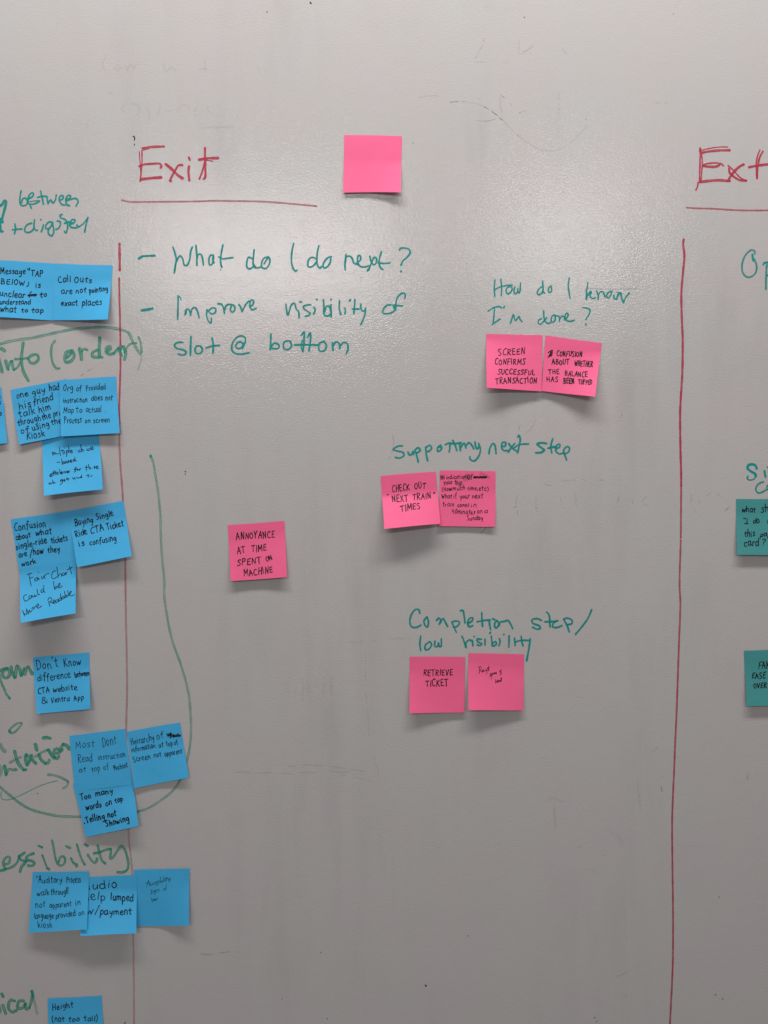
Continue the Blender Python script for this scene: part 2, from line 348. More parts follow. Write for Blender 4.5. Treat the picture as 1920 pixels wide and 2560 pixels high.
writing('handwritten_phrase', 'green word between', 'green', I, '''
293,92 280,160 275,250 290,290 330,300 370,280 375,220 350,195 310,210 300,260; 400,200 440,180 465,140 450,120 415,140 390,200 395,270 430,280 500,265 548,235; 410,245 460,235 540,228 @2.6; 415,295 435,335; 560,95 580,180 600,280; 515,185 580,170 640,170;
650,170 655,230 665,275; 665,270 700,220 730,262 765,220 778,150; 830,225 870,200 870,165 845,160 820,190 825,240 860,285 900,290; 905,215 965,195 975,165 945,155 915,190 910,240 930,290 962,298; 930,230 1000,205 1050,200 1080,240 1050,305''', 3.9)
writing('handwritten_phrase', 'green + digital with cut off letters before it', 'green', I, '''
-40,320 0,300 30,280 60,230 82,235 75,300 50,400 25,510 38,530 @6; 0,480 8,600 15,655 40,655 @5; 205,550 215,620 200,688; 170,632 230,625 305,622; 478,490 470,560 475,620 500,640 520,640; 440,540 380,560 345,610 345,655 385,670 440,650 475,590;
600,560 590,610 570,660; 565,492 @4.5; 730,530 680,525 640,560 630,610 660,620 700,590 730,530; 725,540 740,620 740,680 715,715 680,700 665,650 680,620; 790,510 830,520 835,560 810,610 770,628; 860,420 832,430 840,465 900,490 930,540 935,600 910,675 890,655;
890,545 930,525 1000,535; 1040,500 1000,490 965,540 975,590 1030,605 1100,590; 1040,500 1030,530 980,555; 1060,565 1090,590; 1090,590 1150,550 1215,460 @3; 1215,460 1190,560 1170,665''', 4)
J = (0, 800, 4.1475)
writing('handwritten_phrase', 'faded broad green words info (order)', 'pale_green', J, '''
10,295 30,305 50,322; -20,380 0,440 22,540; 60,420 68,470 85,515; 85,500 110,430 130,425 @5; 122,430 130,480 145,515; 145,515 180,490 210,440 @5; 240,235 232,300 222,380 225,450 245,540 295,630; 155,405 220,402 285,395 @5.4;
290,400 330,365 385,360 400,400 370,440 320,445 295,410 @6.4; 570,215 540,260 530,350 550,450 585,500 620,500 @5.4; 735,320 690,335 670,390 680,435 730,430 770,370 745,315; 690,390 740,345; 825,295 840,350 845,410 @8.4; 845,330 870,300 905,310 @6;
1035,180 1030,280 1030,380 @7.4; 1010,310 960,340 960,375 1000,385 1060,385; 1110,330 1145,300 1140,275 1110,285 1100,330 1130,355 1180,345; 1180,345 1215,310 1235,290 1250,350 1262,370; 1268,268 1245,320 @5; 1280,275 1305,340 1290,410; 1290,340 1330,265 1370,240 1415,240 @4.4''', 7)
writing('loop_line', 'pale green bracket and arc over info (order)', 'pale_green', J, '-60,268 0,250 100,220 300,190 500,150 700,105 900,80 1100,75 1250,100 1330,130 1365,200 1400,270 1455,350 @6.4 *.75; 1435,175 1460,240 1470,330 @5 *.8; 1470,330 1462,420 1430,520 @4 *.35', 6)
K = (1800, 600, 13.825)
writing('handwritten_phrase', 'green letters Op cut off by the right edge', 'green', K, '''
1205,480 1195,380 1090,345 960,430 860,560 785,740 760,920 790,1130 900,1260 1010,1285 1130,1240 1230,1130 1270,950 1240,790 1190,660 @4.2 *.8; 1120,490 1130,600 1150,720 @4.6 *1.2; 1495,850 1530,790 1659,775 1780,800 @5; 1620,850 1600,1100 1590,1400 1585,1700 @4.6 *.8; 1620,1225 1720,1200 @4''', 4.2)
Lc = (1800, 1120, 6.9125)
writing('handwritten_phrase', 'green letters Si above Co, cut off by the right edge', 'green', Lc, '''
635,360 620,310 560,280 490,300 475,345 530,400 600,440 622,485 @5.6 *1.2; 622,485 580,540 500,550 470,520 485,485 @3.4; 768,392 775,440 790,505 @4.4; 818,330 860,350 @4; 755,585 700,600 640,650 618,720 660,775 720,765 810,715 @3.8; 860,620 815,660 815,710 860,740 @3.4''', 4.2)
Mc = (0, 1640, 4.879)
writing('handwritten_phrase', 'faded green letters orm with a descending stem', 'pale_green', Mc, '''
-30,200 20,165 80,148 @6; 85,150 40,180 30,230 60,265 100,255 120,200 90,150; 135,130 145,190 180,265; 185,260 195,180 210,120 235,150 262,240; 262,235 285,170 297,150 @6; 300,225 320,150 345,130 370,180 397,220; -10,230 20,330 50,400 80,470 120,520 @5.4''', 7.4)
writing('handwritten_phrase', 'faded broad green letters entation', 'pale_green', Mc, '''
265,815 220,820 150,865 110,910 125,940 170,935 220,890 265,830 @4.6 *.8; 110,915 130,925 @6 *1.2; 525,1000 570,995 615,1005 @7.4; 0,1080 30,1130 60,1165 @9 *.6; -20,1330 10,1370 0,1440 -20,1470 @8 *.6; 55,1340 65,1390 75,1450 *1.2; 75,1440 110,1380 150,1388 200,1385 @6;
178,1160 195,1230 230,1320 290,1390 *1.2; 290,1390 320,1385 @6; 120,1300 180,1265 255,1230 @5.5 *.7; 320,1200 310,1260 330,1330 *1.2; 320,1215 350,1225 350,1290 @6 *.7; 330,1330 375,1270 @6 *.7; 380,1210 400,1270 440,1310 *1.2;
430,1075 450,1150 *1.2; 475,1200 500,1260 555,1310 *1.2; 555,1310 590,1300 600,1265 @6; 430,1225 500,1180 580,1145 @5.5 *.7; 590,1145 620,1190 665,1240 @8.4 *1.2; 700,1130 660,1150 670,1185 710,1180 760,1140 @7; 665,1235 700,1250 720,1220 @7; 725,1150 770,1075 @7 *.8; 770,1075 810,1090 850,1135 @8 *1.2''', 7.6)
writing('arrow', 'thin faded green arrow pointing right', 'pale_green', Mc, '20,1650 10,1700 30,1745 90,1755 150,1740 190,1725 300,1675 450,1600 600,1545 700,1522 @1.8 *1.1; 585,1445 660,1455 760,1490 830,1530 @5.4 *.8; 830,1530 820,1580 770,1615 @5.4 *.55', 2)
writing('loop_line', 'long pale green curve looping down behind the blue notes', 'pale_green', S1, '''
376.6,1139 377,1142 @6.5 *1.5; 377,1141 382,1154 389,1190 394.7,1226.6 399,1262.7 401,1299 402,1335 403.7,1371 406.4,1407 410,1443.6 412,1500 429.4,1597 453.7,1666.5 472,1736 476,1780 477.7,1811 476.7,1841 473.6,1872 467,1903 449,1952 441,1965.5 426.5,1982 406,1998 385.5,2011.6 365,2023 344.5,2029 @5.4 *.6;
344.5,2030 270,2043 199,2042 156,2041 127,2037 98,2030 72,2021 51,2009 33,1995 16,1981 0,1968 -20,1950 @5.8 *.8''', 6)
Nc = (0, 2080, 4.879)
writing('handwritten_phrase', 'faded green letters essibility', 'pale_green', Nc, '''
-30,475 20,470 70,455 @7; 60,395 105,380 120,310 95,300 50,340 42,410 80,445 150,425 210,370 235,285 @5.4; 300,252 240,300 250,335 320,358 @6; 320,358 260,430 245,485 @6.6; 412,260 340,290 318,330 400,358 422,385 390,410 340,410 @6;
515,280 545,360 580,450 @4.6; 580,450 600,440 600,465 @4; 470,168 515,188 @5.4; 635,100 655,200 680,330 705,390 740,410 780,390 795,330 770,295 735,310 715,370 @5; 865,320 900,380 938,400 930,420; 805,172 855,195; 938,150 970,260 1000,340 1035,400 @5;
1070,275 1110,340 1150,375 1180,350 1180,320 @5.2; 1035,150 1070,170; 1190,160 1215,260 1240,340 1285,385; 1145,260 1220,245 1290,215 1350,205; 1355,210 1350,260 1345,320 1375,310 1430,230 1480,175 1520,210 1550,300 1565,400 1550,460 1500,490 1430,490''', 5.6, dens=1.1)
Oc = (0, 2400, 4.879)
writing('handwritten_phrase', 'faded green letters ical in the bottom left corner', 'pale_green', Oc, '''
20,410 40,450; 35,550 70,655; -20,540 0,600 -5,640; 180,500 130,490 105,540 110,600 150,635 200,615; 290,500 240,495 215,540 220,590 280,580 310,530; 310,530 320,600 360,580; 360,580 385,490 392,400 382,380 @6; 390,375 405,450 @6; 405,450 430,550 455,655 @5.5 *.5''', 6.8)

# ---- what the eraser left behind
W1 = (200, 100, 2.765)
def ghosts(crop, mat, txt, w, dens, label=None, name='wiped_mark'):
    return writing(name, label, mat, crop, txt, w, soft=True, coarse=1.6, dens=dens)
ghosts(W1, 'ghost', '''182,105 160,150 160,190 185,225; 265,175 245,195 260,215 275,195 262,172; 310,180 330,205 350,165 370,200 395,160 425,160; 575,160 590,215 640,190 660,220; 870,125 865,175 870,225; 810,205 880,200; 1232,180 1245,225 1275,250 @3;
200,370 235,362; 300,425 330,420; 310,440 290,480 310,510; 330,440 400,450 410,500 390,520; 460,450 480,520 470,570; 540,420 550,480 530,530; 590,480 600,495 640,480; 670,500 700,450 740,450 760,490; 810,450 790,515 830,520; 920,450 880,480 920,515; 60,550 45,610; 850,605 1070,600''', 6, .07, 'barely visible wiped words above the heading Exit')
W2 = (1000, 60, 2.765)
ghosts(W2, 'ghost', '''335,545 400,533 470,540 560,560 640,605 700,655 760,715 815,770 880,820 940,855 1000,875 1080,870 1180,820 1250,755 1300,695 @3 *.55; 345,541 370,538 @2.2 *3; 376,537 402,534 @2.2 *3; 435,535 450,536 @2 *3; 575,568 612,588 @2 *2.6; 632,602 672,632 @2.4 *3.2; 685,648 712,667 @2.4 *2.8;
582,105 578,125 @4 *1.6; 575,140 545,190 515,245 @2 *1.2; 515,262 600,262 *.5; 825,110 820,200 830,230 *.5; 840,205 880,180 920,150 @6 *.6; 900,190 912,218 *.6; 1125,160 1135,195 1160,205 *.6; 740,262 720,262 @6 *.4; 540,515 560,512 @3 *.9; 815,765 820,775 @5; 1095,465 1100,560 1100,630 *.5''', 3, .21, 'thin broken grey curve right of the blank pink note')
ghosts(W2, 'ghost_teal', '130,510 190,497 270,498 *.7; 697,490 728,512 @4 *1.6; 697,495 693,560 702,610 *.7; 755,540 775,570 *1.3; 530,668 600,670 660,657; 835,608 870,597 @4; 1760,545 1795,545; 1830,550 1850,545', 2.8, .24)
W3 = (560, 1500, 3.072)
ghosts(W3, 'ghost', '''485,1275 550,1278; 600,1270 680,1268 760,1274; 800,1278 870,1284 950,1294; 980,1300 1080,1315; 70,1328 140,1322 210,1326; 240,1330 300,1328 360,1325; 430,1330 530,1334; 570,1325 700,1326; 800,1310 880,1320 960,1322; 870,1340 955,1352 @4; 1000,1358 1080,1380 1140,1392 @3;
1085,400 1090,470 @4; 1085,520 1090,640 @3.4; 1090,690 1098,800 @3.6; 1100,830 1108,940 1116,1050 @3; 1145,1190 1175,1290 1190,1370 @2.4; 955,325 1020,325; 1045,318 1075,312; 1140,312 1225,306 @3; 1250,300 1380,293 @3; 1330,305 1440,290 @3;
600,600 605,770 @10 *.5; 640,610 650,740 @8 *.5; 700,600 705,700 @9 *.4; 820,600 825,720 @10 *.6; 770,600 765,740 @6 *.4; 540,640 550,760 @8 *.3; 480,620 500,740 @6 *.3''', 7, .085, 'smeared grey remains of a wiped frame')
W4 = (1150, 1000, 2.1545)
ghosts(W4, 'ghost_blue', '''322,138 316,166 @4.4 *1.2; 405,80 400,95 @3; 868,68 872,95 @4; 820,85 845,88 @3 *.6; 410,100 385,150 355,178 @9 *.35; 310,510 300,560 296,585 *.7; 285,582 306,574 @3 *1.2; 303,590 316,625 @2.5; 410,520 408,570 418,605 @6 *.4; 455,455 492,462 @4; 540,520 545,560 @7 *.4; 545,435 625,430 @4 *.6; 650,430 680,430 @3 *.6; 740,430 780,433 @4 *.8; 850,412 853,440 @3 *.5;
620,500 628,580 @9 *.4; 855,522 850,550 @5 *1.4; 835,578 842,572 @3; 930,535 932,562 @3 *1.2; 1015,515 985,545 1020,580 @5 *.5; 1243,500 1246,550 @4 *1.1; 1285,535 1292,562 @6 *.6; 1262,585 1266,606 @3; 1325,517 1350,500 @3 *1.2; 1385,503 1406,518 @3 *1.2; 1430,597 1448,578 @2.6 *1.3; 1150,560 1170,585 @4 *.5; 105,718 125,705 142,684 @2.2 *1.9''', 4.4, .19, 'faint bluish remains of wiped letters right of the pink notes')
W5 = (1200, 1850, 2.304)
ghosts(W5, 'ghost', '''370,88 367,108 @2; 990,70 1008,53 1030,45 @1.8 *1.6; 1040,210 1055,215 @5 *.5; 427,370 430,440 437,515 @8 *.45; 385,350 420,335 460,350 @22 *.25; 735,520 800,560 820,600 @20 *.2; 560,620 600,605 @6 *.5; 770,1360 800,1358 855,1335 @4 *.8; 830,1480 850,1465 @4; 1533,193 1545,205 1535,212 1546,222 1530,225 @2 *1.5; 1370,1400 1376,1410 @4; 590,740 650,750 690,770 @5 *.3; 905,240 925,400 @12 *.3; 770,1530 760,1550 @4 *.8''', 3.4, .20, 'small grey smears at the lower right')
ghosts(W5, 'ghost_blue', '1042,265 1050,297 @2.4 *2.4', 2.4, .35)
ghosts(W5, 'streak', '''555,200 548,300 550,400 562,560 @5; 600,350 605,415 @5 *.7; 832,250 835,600 850,850 858,1200 858,1660 @6; 890,200 905,450 915,600 @6 *.8; 940,0 942,200 950,400 957,560 970,740 @7; 1170,330 1180,550 @6 *.5; 1225,350 1230,590 @6 *.5; 1550,80 1570,300 1600,560 1615,1000 1620,1650 @9 *.5;
480,900 495,980 500,1090 @5 *.6; 35,1000 45,1100 @6 *.5; 520,330 520,400 @5 *.4; 1490,60 1500,400 @8 *.3; 765,1200 775,1600 @8 *.3; 420,1100 430,1500 @8 *.25; 700,200 705,290 @6 *.4''', 6, .26, 'pale vertical drip streaks at the lower right', 'cleaning_streak')
W6 = (500, 2100, 2.074)
ghosts(W6, 'streak', '''455,570 465,640 475,800 480,980 @7; 820,440 826,560 835,800 842,980 @6; 510,545 545,660 @5 *.6; 570,680 598,790 @5 *.8; 620,780 635,830 @4 *.6; 705,780 716,840 718,890 @4 *.8; 1350,380 1354,450 1350,520 @4 *.8; 1280,480 1288,620 @5 *.6; 185,680 182,940 @8 *.5; 1170,290 1185,390 @6 *.5; 1470,590 1470,670 @5 *.6; 1515,580 1522,680 @5 *.5; 1178,720 1182,830 @5 *.5''', 6, .22, 'pale vertical drip streaks at the bottom', 'cleaning_streak')
ghosts(W6, 'ghost_teal', '0,588 40,594 72,592 @5; 95,586 130,583 160,575 @3.6; 190,577 204,585 @4', 4, .22)
writing('marker_speck', 'tiny black specks of marker', 'black', S1, '''
334.6,340 336.8,345.4 335.6,350.5 @2.6; 332,341 337,343 @1.6; 336.2,359.6 336.2,363.5 @1.8; 343.7,379.2 @1.4 *.5; 775.5,6 778,9 @3; 1311,43 @2.4; 551,674.7 @2.6; 1032.7,357.3 @2; 1464.7,297.6 @1.6; 462.5,1177.7 464.5,1180 @2; 462.6,1184 463,1186.5 @1.6;
94,1983.7 @2; 1789,2487 @2.6; 1807,2497.6 @2.4; 1487,2544 @2.6; 1491.6,2554 @2; 1797.6,2242.8 @2.2; 1512.5,2138.6 @1.4; 1169.7,2339.6 @2; 1063.6,2463.5 1065.5,2465 @3.4; 704.9,2497.3 @1.8; 818.2,2546.5 @2.2; 801,2382.5 803,2379.5 @1.2; 667,29 669,31 @1.6; 1300,282 @1.8; 310.5,2560 314,2555 @1.6;
1408,480 @1.6; 1684,34 @1.5; 903,693 @1.3; 1522,96 @1.2''', 2)
ghosts(J, 'ghost', '835,580 870,556 @1.8 *1.8; 905,532 945,510 @2 *1.6; 945,508 1080,430 @1.4 *.6', 2, .35)
ghosts(Fc, 'ghost', '1040,235 1050,205 1150,205 1300,207 1450,207 1585,204 @1.9 *1.4; 1130,210 1240,238 @1.4 *.6', 2, .32, 'thin grey line struck behind the word know')
ghosts(G, 'ghost', '70,20 82,90 62,180 @1.6 *1.2; 35,222 55,203 @2', 2, .35)
ghosts(Lc, 'ghost', '90,1085 125,1050 150,1022 @2 *1.6; 140,1020 155,1030 @2', 2, .35)
# ------------------------------------------------------------------ single-stroke hand lettering (10 units = capital height)
FONT = {
'a':(5.6,"5,5 3.2,6 1,4.8 .5,2.4 1.6,.2 3.6,.8 4.9,3;5,5.8 4.9,2 5.8,.2"),'b':(5.2,"1,10 .8,5 .8,.4;.8,3.6 2.6,6 4.6,4.6 4.6,1.6 2.6,0 .9,.8"),
'c':(4.6,"4.6,5 3,6 1,4.6 .6,2 2,.1 4.8,.8"),'d':(5.6,"4.8,5 2.8,6 .8,4.4 .6,1.6 2.2,0 4.4,1.4 4.9,4;5,10 4.9,4 5.2,.2"),
'e':(5,"1,3 3,3.2 4.5,4.4 3.4,6 1.4,5.4 .6,3 1.4,.6 3.2,0 5.2,1"),'f':(4.6,"5.2,9 3.8,10 2.6,8.4 2.2,4 1.8,-1.5;.2,5.6 4.2,6"),
'g':(5.4,"4.8,5.2 2.8,6 .9,4.6 1,2.4 2.8,1.6 4.6,3.4 4.8,5.6;4.8,5.6 4.8,0 3.6,-3.4 1.2,-3"),'h':(5.4,"1,10 .8,5 .8,.2;.8,3.4 2.6,6 4.2,5.2 4.5,2.6 4.8,.1"),
'i':(2.2,"1.2,6 1,3 1.2,.1;1.4,8.4 1.5,8.7"),'j':(3,"2,6 2,0 1,-3 -.4,-2.4;2.1,8.4 2.2,8.7"),'k':(5,"1,10 .8,5 .8,.1;4.4,6 1,3;2,3.6 4.8,.2"),'l':(2,"1.1,10 .9,5 1.1,.1"),
'm':(8,"1,6 .8,3 .7,.1;.8,3.8 2.4,6 3.6,5 3.8,.6;3.9,3.6 5.6,6 6.8,5 7,2.4 7.4,.1"),'n':(5.4,"1,6 .8,3 .8,.1;.8,3.6 2.6,6 4.2,5 4.4,2.4 4.9,.1"),
'o':(5,"2.8,6 1,4.6 .7,2 2.2,0 4.2,1.4 4.4,4.2 2.8,6 2.2,5.8"),'p':(5.2,"1.2,6 .9,1 .6,-3.8;.9,3.6 2.8,6 4.6,4.6 4.4,1.6 2.6,.2 1,1"),
'q':(5.4,"4.8,5 2.8,6 .8,4 1.4,.6 3.4,.6 4.8,3;5,6 4.8,-3.8"),'r':(4,"1,6 .9,3 .8,.1;.9,3.4 2.2,5.8 4,5.6"),'s':(4.2,"4,5.4 2.2,6 1,4.8 2.4,3.4 3.8,2 2.6,.2 .4,.5"),
't':(4.2,"2.4,8.8 2.1,4 2.3,.8 3.6,.2;.2,5.8 4.4,6.2"),'u':(5.4,"1,6 .9,2 2.2,.1 4,1.4 4.6,5.8;4.6,6 4.6,2 5.2,.1"),'v':(4.8,".6,6 2.2,.2 4.6,6"),
'w':(7.2,".6,6 1.6,.4 3.6,4.8 4.8,.4 7,6.2"),'x':(4.8,".6,6 4.6,.1;4.5,6 .5,.1"),'y':(5.2,".9,6 1.4,2.6 3.2,2.2 4.6,5.2;4.9,6 4,-.4 2.2,-3.8"),'z':(4.6,".6,5.8 4.4,5.8;4.4,5.8 .6,.4;.6,.3 4.8,.4"),
'A':(6.4,".2,-.2 3.2,10;3.2,10 5.8,0;1.2,3.8 5.6,4.2"),'B':(6,"1,10 .8,0;.8,9.8 4,9.6 4.4,7 1,5.2;1,5.2 5,4 5,1 .8,.1"),'C':(5.6,"5.4,9 3.6,10 1.2,7.6 .6,3.6 2,.2 5.4,.6"),
'D':(6.2,"1.2,9.8 1,0;.2,9.6 3.6,9.8 5.8,6.4 4.6,1.6 .8,.1"),'E':(5.4,"1.2,9.8 .9,5 1,.2;1.1,9.6 5,10.2;1,5.2 4.4,5.6;1,.2 5.2,.5"),'F':(5.2,"1.2,9.8 1,5 .8,-.2;1.1,9.6 5.4,10.2;1,5 4.4,5.4"),
'G':(6,"5.2,9 3,10 .8,6.4 1,1.6 3.6,0 5.4,2.4 5.4,4.4;3.4,4.4 5.8,4.4"),'H':(6.2,"1,10 .8,0;5.2,10.2 5.2,0;.8,5 5.4,5.2"),'I':(2.2,"1.2,10 1.1,0"),'J':(4.2,"3.4,10 3.4,2 1.8,0 .2,1.4"),
'K':(6,"1,10 .8,0;5.2,10 1,4.6;1.8,5.4 5.8,.2"),'L':(5,"1,10 .9,.3;.9,.3 4.8,.4"),'M':(7.6,".8,0 1.2,10;1.2,10 3.8,3;3.8,3 6.4,10;6.4,10 6.8,0"),'N':(6.4,"1,0 1.1,10;1.1,10 5.2,.2;5.2,.2 5.4,10.2"),
'O':(6,"3.4,10 1,7.4 .8,2.6 3,0 5.2,2.6 5.2,7.4 3.2,10"),'P':(5.6,"1,10 .9,-.2;.8,9.8 4.6,9.6 4.8,6.4 1,4.8"),'R':(6,"1,10 .9,0;.8,9.8 4.6,9.6 4.6,6.6 1,5;1.6,5 5.6,0"),
'S':(5.4,"5.2,9.4 2.6,10 1,8 4.4,3.4 4,.6 .6,.4"),'T':(5.8,"3,9.8 2.8,0;.1,9.6 6,10.2"),'U':(6,"1,10 .9,3 2.6,.1 4.8,2.6 5.2,10"),'V':(5.8,".6,10 2.6,0;2.6,0 5.4,10.2"),
'W':(8,".6,10 2,.2;2,.2 4,7;4,7 5.6,.2;5.6,.2 7.8,10.2"),'X':(5.8,".8,10 5.4,0;5.2,10 .6,0"),'Y':(5.8,".6,10 2.8,5;5.6,10.2 2.8,5 2,0"),'4':(5.6,"3.2,10 .6,4.4 5,4.4;4.2,6.4 4,0"),'0':(5.4,"2.8,8.6 .8,5 1.4,.8 3.4,.2 4.8,4 3.8,8 2.8,8.6"),
'"':(2.6,".8,10.4 .6,8.2;2,10.4 1.8,8.2"),"'":(1.6,"1,10.4 .8,8"),'.':(1.6,".8,.2 .9,.3"),',':(1.8,"1,.8 .6,-1.8"),'-':(4,".4,3.4 3.6,3.8"),'/':(4.4,"4.2,10.4 .2,-1"),'(':(3,"2.6,10.4 .8,6 1,1 2.4,-1"),')':(3,".6,10.6 2.4,6.4 2,1 .4,-1.6"),
'?':(4.8,".6,9 2.4,10.4 4.4,8.4 2.6,5.4 2.2,3;2.1,.4 2.2,.5"),'&':(6.4,"6,0 1.4,8 3,10 4.2,8 1,3 1.6,.4 3.4,.4 6,4.6"),' ':(4,""),'~':(1.2,""),
}
PEN = 1.12
def letter(ink, text, x0, y0, x1, y1, cap, crop, w, rnd, slant=.06, dens=1.0, jit=.16, gap=1.35):
    ox, oy, sc = crop
    adv = sum(FONT[c][0] for c in text) + gap * (len(text) - 1)
    bx, by = (x1 - x0), (y1 - y0); L = math.hypot(bx, by); ex = (bx / L, by / L); ey = (ex[1], -ex[0])
    sx = L / adv; sy = cap / 10; cur = 0
    for c in text:
        g = FONT[c]; dy = rnd.uniform(-.75, .75); s = rnd.uniform(.86, 1.13); ro = rnd.uniform(-.11, .11)
        for st in g[1].split(';'):
            if not st: continue
            pts = []
            for tok in st.split():
                X, Y = map(float, tok.split(','))
                X += rnd.uniform(-jit, jit); Y += rnd.uniform(-jit, jit)
                X, Y = X - ro * Y * 1.0 + slant * Y, Y * s + dy
                gx = (cur + X) * sx; gy = Y * sy
                pts.append((ox + (x0 + ex[0] * gx + ey[0] * gy) / sc, oy + (y0 + ex[1] * gx + ey[1] * gy) / sc))
            ink.stroke(pts, w * PEN * rnd.uniform(.92, 1.08), dens, coarse=.9)
        cur += g[0] + gap

# ------------------------------------------------------------------ sticky notes
MM = .001
def z_of(py): return on_board(960, py).z
def lift_from_shadow(px, py):
    """how far a bottom edge stands off the board for its ceiling-lamp shadow to reach px photograph pixels below it"""
    return px * .54 * MM / max(.8, (LAMP_Z - z_of(py)) / -LAMP_Y * .66)

def sticky_note(label, colour, TL, TR, BR, BL, shadow, base=(.5, .5), bend=.2, power=1.25, bow=0.0, crop=(0, 0, 1), lines=(), pen=1.9, seed=1, slant=.06, scrib=(), dens=1.0, extra=''):
    """four corners in photograph pixels; shadow = (left, middle, right) shadow lengths in px; base = mm off the board at top (left, right)"""
    c = {'pink': 'pink notes on the whiteboard', 'blue': 'blue notes on the whiteboard', 'teal': 'teal notes on the whiteboard'}[colour]
    rnd = random.Random(seed * 31 + 5)
    Ll, Lm, Lr = [lift_from_shadow(s, (BL[1] + BR[1]) / 2) for s in shadow]
    def lift(u, v):
        b = (base[0] * (1 - u) + base[1] * u) * MM
        Lb = Ll * (1 - u) * (1 - 2 * u) + Lm * 4 * u * (1 - u) + Lr * u * (2 * u - 1)
        s = max(0.0, (v - bend - .10 * (u - .5) * ((seed % 3) - 1)) / (1 - bend)); s = min(s, 1.05)
        s = (s * s / (s + .045)) * 1.05
        e = s ** power
        ripple = .00022 * math.sin(3.1 * u + seed) * math.sin(6.0 * v + seed * 1.7) * min(1, v * 4)
        return b + .00030 + max(0, Lb) * e + bow * MM * math.sin(math.pi * u) * min(1, v * 1.5) + ripple
    def uvxy(u, v):
        return ((TL[0] * (1 - u) + TR[0] * u) * (1 - v) + (BL[0] * (1 - u) + BR[0] * u) * v,
                (TL[1] * (1 - u) + TR[1] * u) * (1 - v) + (BL[1] * (1 - u) + BR[1] * u) * v)
    def inv(px, py):
        u = v = .5
        for _ in range(5):
            x, y = uvxy(u, v); h = 1e-3
            xu, yu = uvxy(u + h, v); xv, yv = uvxy(u, v + h)
            a, b_, c_, d_ = (xu - x) / h, (xv - x) / h, (yu - y) / h, (yv - y) / h
            det = a * d_ - b_ * c_; ex_, ey_ = px - x, py - y
            u += (d_ * ex_ - b_ * ey_) / det; v += (-c_ * ex_ + a * ey_) / det
        return u, v
    def surf(px, py, z):
        u, v = inv(px, py); return on_board(px, py, lift(max(0, min(1, u)), max(0, min(1, v))) + z)
    N = 22; T = .00011
    pts_f = []; pts_b = []
    for j in range(N + 1):
        for i in range(N + 1):
            u, v = i / N, j / N; x, y = uvxy(u, v)
            # cut edges are never dead straight
            x += .35 * math.sin(v * 5 + seed) * (1 if i in (0, N) else 0); y += .35 * math.sin(u * 5 + seed * 2) * (1 if j in (0, N) else 0)
            p = on_board(x, y, lift(u, v)); pts_f.append(p); pts_b.append(p + Vector((0, T, 0)))
    o0 = (pts_f[N // 2] + Vector((0, 0, 0)))
    V = [p - o0 for p in pts_f + pts_b]; K = (N + 1) ** 2; Fc_ = []
    for j in range(N):
        for i in range(N):
            a = j * (N + 1) + i; q = (a, a + N + 1, a + N + 2, a + 1)
            Fc_.append(q); Fc_.append(tuple(K + k for k in reversed(q)))
    def rim(ids):                       # cut edge with vertices of its own, so that the sheet stays crisp
        for a, b in zip(ids, ids[1:]):
            k = len(V); V.extend([V[a], V[b], V[b + K], V[a + K]]); Fc_.append((k, k + 1, k + 2, k + 3))
    rim([i for i in range(N + 1)]); rim([j * (N + 1) + N for j in range(N + 1)])
    rim([N * (N + 1) + i for i in range(N, -1, -1)]); rim([j * (N + 1) for j in range(N, -1, -1)])
    me = bpy.data.meshes.new('sticky_note'); me.from_pydata([tuple(p) for p in V], [], Fc_); me.materials.append(M[colour]); me.update()
    for p in me.polygons: p.use_smooth = False
    for p in list(me.polygons)[:2 * N * N]: p.use_smooth = True
    o = bpy.data.objects.new('sticky_note', me); col.objects.link(o); o.location = o0
    tag(o, label, 'sticky note', c)
    if lines or extra:
        ink = Ink()
        for ln in lines:
            t, x0, y0, x1, y1, cap = ln[:6]; w = ln[6] if len(ln) > 6 else pen
            letter(ink, t, x0, y0, x1, y1, cap, crop, w, rnd, slant, dens)
        for pts, sw, dn in parse(extra, *crop): ink.stroke(pts, (sw or pen) * PEN, dn * dens)
        ink.build('handwriting', M['black'], o, surf, o0)
    for name, txt, w in scrib:
        ink = Ink()
        for pts, sw, dn in parse(txt, *crop): ink.stroke(pts, sw or w, dn)
        ink.build(name, M['black'] if name != 'smudge' else M['ghost'], o, surf, o0)
    return o

